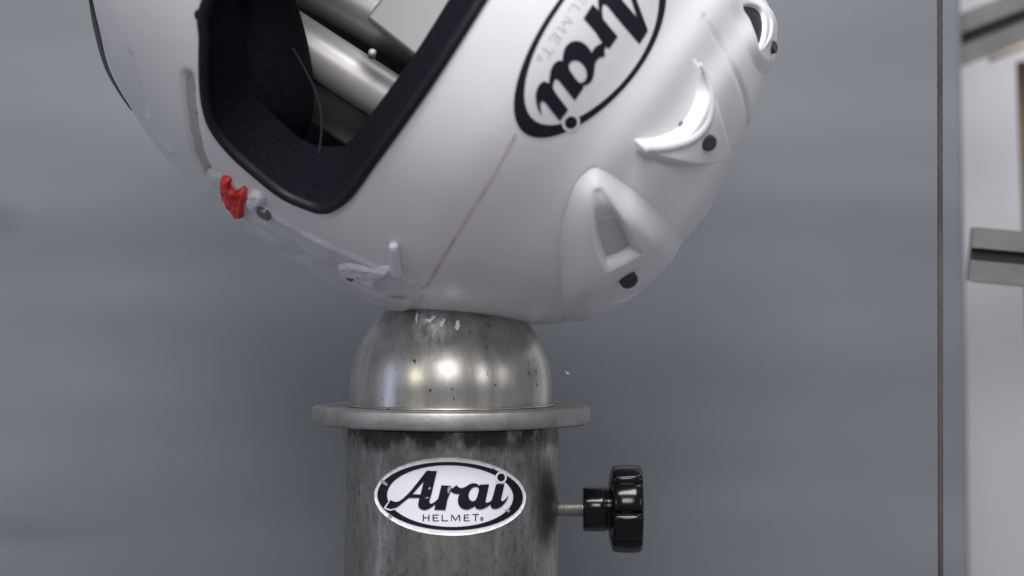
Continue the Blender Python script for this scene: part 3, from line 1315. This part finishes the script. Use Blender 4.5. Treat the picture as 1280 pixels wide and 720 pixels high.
strip('scoop_lip', [(748, 318), (756, 325), (774, 318), (790, 307)], [1.0, 3.2, 3.2, 1.2], M['vent'], ventA, 11)
strip('scoop_lip', [(760, 374), (777, 369), (795, 359)], [0.6, 2.6, 0.8], M['vent'], ventA, 6)

# centre fin vent
outB = smooth_poly([(866, 72, 'c'), (880, 90), (890, 118), (898, 150), (903, 178), (896, 196), (876, 206), (846, 205), (815, 198), (795, 189, 'c'), (793, 174, 'c'), (820, 172), (846, 161), (862, 140), (871, 112)], 4)


def hB(x, y, sd):
    return 15 * ss(sd, -1.0, 9) - 2.0 * (1 - ss(sd, -3, 0))


ventB = relief('centre_vent', outB, hB, M['vent'], helmet)
ventB['label'] = 'curved fin vent in the middle of the crown'
strip('fin_lip', [(866, 78), (880, 112), (876, 146), (856, 170), (828, 180), (798, 181)], [1.5, 5, 6.5, 7, 7, 6], M['lugsoft'], ventB, 11)
o = plug('vent_screw', 885, 178, 9.5, M['plug'], ventB, 2.5, on=ventB)
plug('drain_hole', 851, 155, 3.2, M['darkhole'], ventB, 0.5, 0.6)

# far intake
outC = smooth_poly([(905, -40), (922, -20), (940, -6), (956, 4), (968, 25), (974, 55), (968, 84), (956, 94), (944, 84), (934, 60), (922, 34), (912, 10), (903, -15)], 4)
scoopC = smooth_poly([(924, 10), (938, 9), (949, 17), (952, 34), (949, 52), (944, 60, 'c'), (940, 44), (933, 26)], 4)


def hC(x, y, sd, si):
    return 6 * ss(sd, -1, 16) - 2.0 * (1 - ss(sd, -3, 0)) - 12 * ss(si, -2.0, 4)


ventC = relief('intake_vent', outC, hC, M['vent'], helmet, inners=[scoopC])
ventC['label'] = 'dark-mouthed intake vent at the upper right of the crown'
scp = relief('vent_opening', scoopC, lambda x, y, sd: 1.2 + 0 * sd - 4 * (1 - ss(sd, -2, 0.5)), M['ink2'], ventC, margin=2.5)
strip('scoop_lip', [(948, 8), (957, 25), (956, 45), (947, 63)], [1.5, 4, 4, 1.2], M['vent'], ventC, 5)
plug('vent_screw', 959, 60, 8.0, M['plug'], ventC, 5, 6, Vector((0.85, -0.5, 0.1)).normalized())

# side pivot plate, broken away
outE = smooth_poly([(268, 214), (300, 228), (336, 258), (368, 281), (404, 299), (440, 316), (474, 331), (508, 345), (530, 362), (520, 384), (486, 396), (440, 378), (398, 356), (348, 322), (300, 290), (262, 258), (255, 232)], 4)


def nz(x, y, k):
    return np.array([[mnoise.noise(Vector((a * k, b * k, 7))) for a, b in zip(ra, rb)] for ra, rb in zip(x, y)])


def hE(x, y, sd):
    wob = np.array([[mnoise.noise(Vector((a * 0.025, b * 0.035, 3))) for a, b in zip(ra, rb)] for ra, rb in zip(x, y)])
    return 3.2 * ss(sd, -1, 10) + 2.2 * wob * ss(sd, 2, 12) - 2.0 * (1 - ss(sd, -3, 0))


plate = relief('pivot_plate', outE, hE, M['plate'], helmet)
plate['label'] = 'scuffed translucent pivot plate low on the side, its shield gone'
outR = smooth_poly([(280, 219, 'c'), (289, 222), (291, 231), (297, 235), (306, 233), (310, 240), (307, 254), (306, 268, 'c'), (297, 264), (288, 250), (281, 236)], 3)
rc = relief('red_clip', outR, lambda x, y, sd: 4 + 6 * ss(sd, -1, 2) - 9 * (1 - ss(sd, -3, 0)) - 6 * ss(sd, 4, 8) * ss(x, -8, 6) + 3.0 * nz(x, y, 0.16), M['red'], helmet, step=1.1)
scr = plug('pivot_screw', 333, 263, 10, M['screw'], helmet, 4, 5)
outL = smooth_poly([(312, 240, 'c'), (322, 238), (331, 246), (326, 256), (316, 258), (311, 250)], 3)
relief('broken_lug', outL, lambda x, y, sd: 3.5 + 4 * ss(sd, -1, 4) - 8 * (1 - ss(sd, -3, 0)) + 1.5 * nz(x, y, 0.15), M['lug'], helmet, step=1.1)
outL2 = smooth_poly([(424, 330), (436, 326), (452, 329), (470, 333), (490, 333), (488, 342), (476, 346), (470, 357), (458, 354), (450, 346), (438, 344), (428, 340)], 3)
relief('broken_lug', outL2, lambda x, y, sd: 3 + 4 * ss(sd, -1, 6) - 8 * (1 - ss(sd, -3, 0)) + 1.5 * nz(x, y, 0.12), M['lugsoft'], helmet, step=1.1)
plug('pivot_hole', 440, 343, 4.6, M['screw'], helmet, 1, 7)
peg = strip('hinge_peg', [(497, 338), (495, 322), (493.5, 304)], [7.5, 6.8, 6.0], M['lugsoft'], helmet, 4)
h0 = shell_hit(493.5, 304)
v, f = lathe([(5.6, -2), (5.8, 0), (5.2, 2.6), (3.4, 4.4), (0.6, 5.2)], n=20)
q = Vector((0, -0.55, 0.83)).to_track_quat('Z', 'Y')
adopt(obj('hinge_peg_tip', [h0[0] + smooth_normal(h0[0]) * 4 * S + q @ (Vector(p) * S) for p in v], f, M['lug']), helmet)

# temple stud on the chin side of the port
plug('shield_stud', 252, 19, 8, M['rubber'], helmet, 3, 1)

# red crayon line
def band(pts, w0, w1):
    pts = catmull(pts, 6)
    L_, R_ = [], []
    for i, p in enumerate(pts):
        a, b = Vector(pts[max(i - 1, 0)]), Vector(pts[min(i + 1, len(pts) - 1)])
        t = (b - a).normalized()
        nn = Vector((-t.y, t.x))
        w_ = (w0 + (w1 - w0) * i / (len(pts) - 1)) / 2 * random.uniform(0.75, 1.2)
        L_.append(tuple(Vector(p) + nn * w_))
        R_.append(tuple(Vector(p) - nn * w_))
    return L_ + R_[::-1]


mk = [drape('m', [band([(645, 167), (625, 205), (603, 243), (581, 278), (560, 312), (545, 338), (534, 356), (528, 361)], 4.2, 3.4)], shell_hit, M['mark'], None, 0.5, 3)]
mk.append(drape('m', [band([(484, 366), (495, 368), (510, 368)], 2.6, 2.0)], shell_hit, M['mark'], None, 6.3, 3))
join('red_crayon_line', mk, helmet)

drape('chin_vent_seal', [band([(234, 100), (236, 125), (240, 160), (247, 192), (259, 216)], 12, 9)], shell_hit, M['sealgrey'], helmet, -4.5, 3)

# forehead emblem
def brow(x, y):
    zx, zy = (x - 455) * 5.953, (y - 560) * 5.953
    dx, dy = zx - 545, zy - 170
    X, Y = 803 - 0.1766 * dx - 0.1998 * dy, 52 + 0.2236 * dx - 0.1577 * dy
    q = max(164 - Y, 0) / 164
    return (X + 3 - q * q * (8 + 12 * min(max((X - 700) / 148, 0), 1.3)), Y + 3)


emblem = drape('brow_emblem', [[brow(*p) for p in ellipse(RC[0], RC[1], 545 / 5.953, 262 / 5.953, ROT, 120)]], shell_hit, M['shell'], helmet, 0.35, 5)
logo(shell_hit, brow, emblem, M['ink2'], M['shell'], step=4.0, small=M['greyink'])

# cheek pads and padding inside
def blob(name, c, r, m, parent, rot=(0, 0, 0), p=2.1, seam=False):
    vs, fs = [], []
    nu, nv = 40, 56
    Rm = Matrix.Rotation(rot[1], 3, 'Y') @ Matrix.Rotation(rot[0], 3, 'X') @ Matrix.Rotation(rot[2], 3, 'Z')
    for i in range(nu + 1):
        a = math.pi * i / nu
        for j in range(nv):
            b = 2 * math.pi * j / nv
            s = lambda q: math.copysign(abs(q) ** (2 / p), q)
            q = Vector((s(math.sin(a)) * s(math.cos(b)) * r[0], s(math.sin(a)) * s(math.sin(b)) * r[1], s(math.cos(a)) * r[2]))
            q *= 1 + 0.02 * math.sin(3 * a + 2 * b)
            vs.append(c + (Rm @ q) * S)
    for i in range(nu):
        for j in range(nv):
            k = (j + 1) % nv
            fs.append((i * nv + j, i * nv + k, (i + 1) * nv + k, (i + 1) * nv + j))
    o = obj(name, vs, fs, m)
    fix_normals(o)
    adopt(o, parent)
    return o


blob('cheek_pad', P(318, 50, -130), (62, 110, 140), M['fabric'], helmet, (0, math.radians(-14), 0))
blob('cheek_pad', P(540, -320, -130), (62, 120, 150), M['fabric'], helmet, (0, math.radians(60), 0))
v, f = tube([P(x, y, -262) for x, y in catmull([(366, 60), (384, 92), (398, 125), (402, 160), (398, 195)], 5)], 1.1 * S, 8)
adopt(obj('pad_piping', v, f, M['padgrey']), helmet)

# ---------------------------------------------------------------- metal headform fixture inside the helmet
hf = empty('headform_fixture', P(500, -60, 0), 'bare metal bars of a test headform seen through the helmet eye opening', 'test fixture')
v, f = tube([P(330, 22, -60), P(345, 33, -60), P(495, 130, -60), P(640, 218, -40)], [26 * S, 32 * S, 32 * S, 32 * S], 40)
adopt(obj('lower_bar', v, f, M['magnes']), hf)
v, f = tube([P(350, -48, -20), P(370, -36, -20), P(490, 32, -20), P(620, 106, -10)], [30 * S, 36 * S, 36 * S, 36 * S], 40)
adopt(obj('upper_bar', v, f, M['dullmet']), hf)
o = box('clamp_block', -45 * S, 45 * S, -30 * S, 30 * S, -60 * S, 60 * S, M['dullmet'], 4 * S)
o.location = P(535, 5, -125)
o.rotation_euler = (0, math.radians(38), 0)
bpy.context.view_layer.update()
adopt(o, hf)
o = box('backing_plate', -190 * S, 190 * S, 0, 12 * S, -150 * S, 150 * S, M['platedark'], 3 * S)
o.location = P(470, 30, 45)
o.rotation_euler = (0, math.radians(33), 0)
bpy.context.view_layer.update()
adopt(o, hf)
v, f = lathe([(5, 0), (5, 8), (3.5, 10), (1, 11)], n=20)
c = P(465, 70, -150)
q = Vector((0.1, -0.8, 0.5)).to_track_quat('Z', 'Y')
adopt(obj('clamp_bolt', [c + q @ (Vector(p) * S) for p in v], f, M['magnes']), hf)

# ---------------------------------------------------------------- paint flakes knocked off at the blow
def flake(x, y, d, r, label, seed):
    rnd = random.Random(seed)
    n = 13
    q = Matrix.Rotation(rnd.uniform(-.6, .6), 3, 'Z') @ Matrix.Rotation(rnd.uniform(-.6, .6), 3, 'X') @ Matrix.Rotation(rnd.uniform(-1, 1), 3, 'Y')
    up, lo_ = [], []
    for i in range(n):
        a = 2 * math.pi * i / n
        rr = 1.2 * r * rnd.uniform(0.3, 1.35)
        p = Vector((rr * math.cos(a) * 0.32, rnd.uniform(-.2, .2) * r, rr * math.sin(a)))
        up.append(q @ p + Vector((0, -0.5, 0)))
        lo_.append(q @ (p * 0.85) + Vector((0, 0.6, 0)))
    vs = [Vector(p) * S for p in up + lo_]
    fs = [tuple(range(n)), tuple(range(n, 2 * n))[::-1]] + [(i, n + i, n + (i + 1) % n, (i + 1) % n) for i in range(n)]
    o = obj('paint_flake', vs, fs, M['lug'], smooth=False)
    fix_normals(o)
    o.location = P(x, y, d)
    o['label'] = label
    o['category'] = 'paint flake'
    o['group'] = 'white paint flakes knocked off the helmet'


def on_dome(x, y):
    dz = 485 - y
    dx = x - 564
    q = 126 ** 2 - dz * dz - dx * dx
    return -math.sqrt(max(q, 0)) - 0.8


for i, (x, y, r, lb) in enumerate([(521, 396, 5, 'white paint flake on the dome under the helmet, the leftmost one'),
                                   (538, 400, 7.5, 'white paint flake stuck upright on the dome, below the end of the red line'),
                                   (553, 405, 6, 'narrow white paint flake between two others on top of the dome'),
                                   (572, 405, 8, 'largest ragged white paint flake on the dome, furthest right')]):
    flake(x, y, on_dome(x, y + 6), r, lb, 10 + i)
flake(709, 466, -40, 3.0, 'tiny white paint flake flying in the air right of the dome', 30)
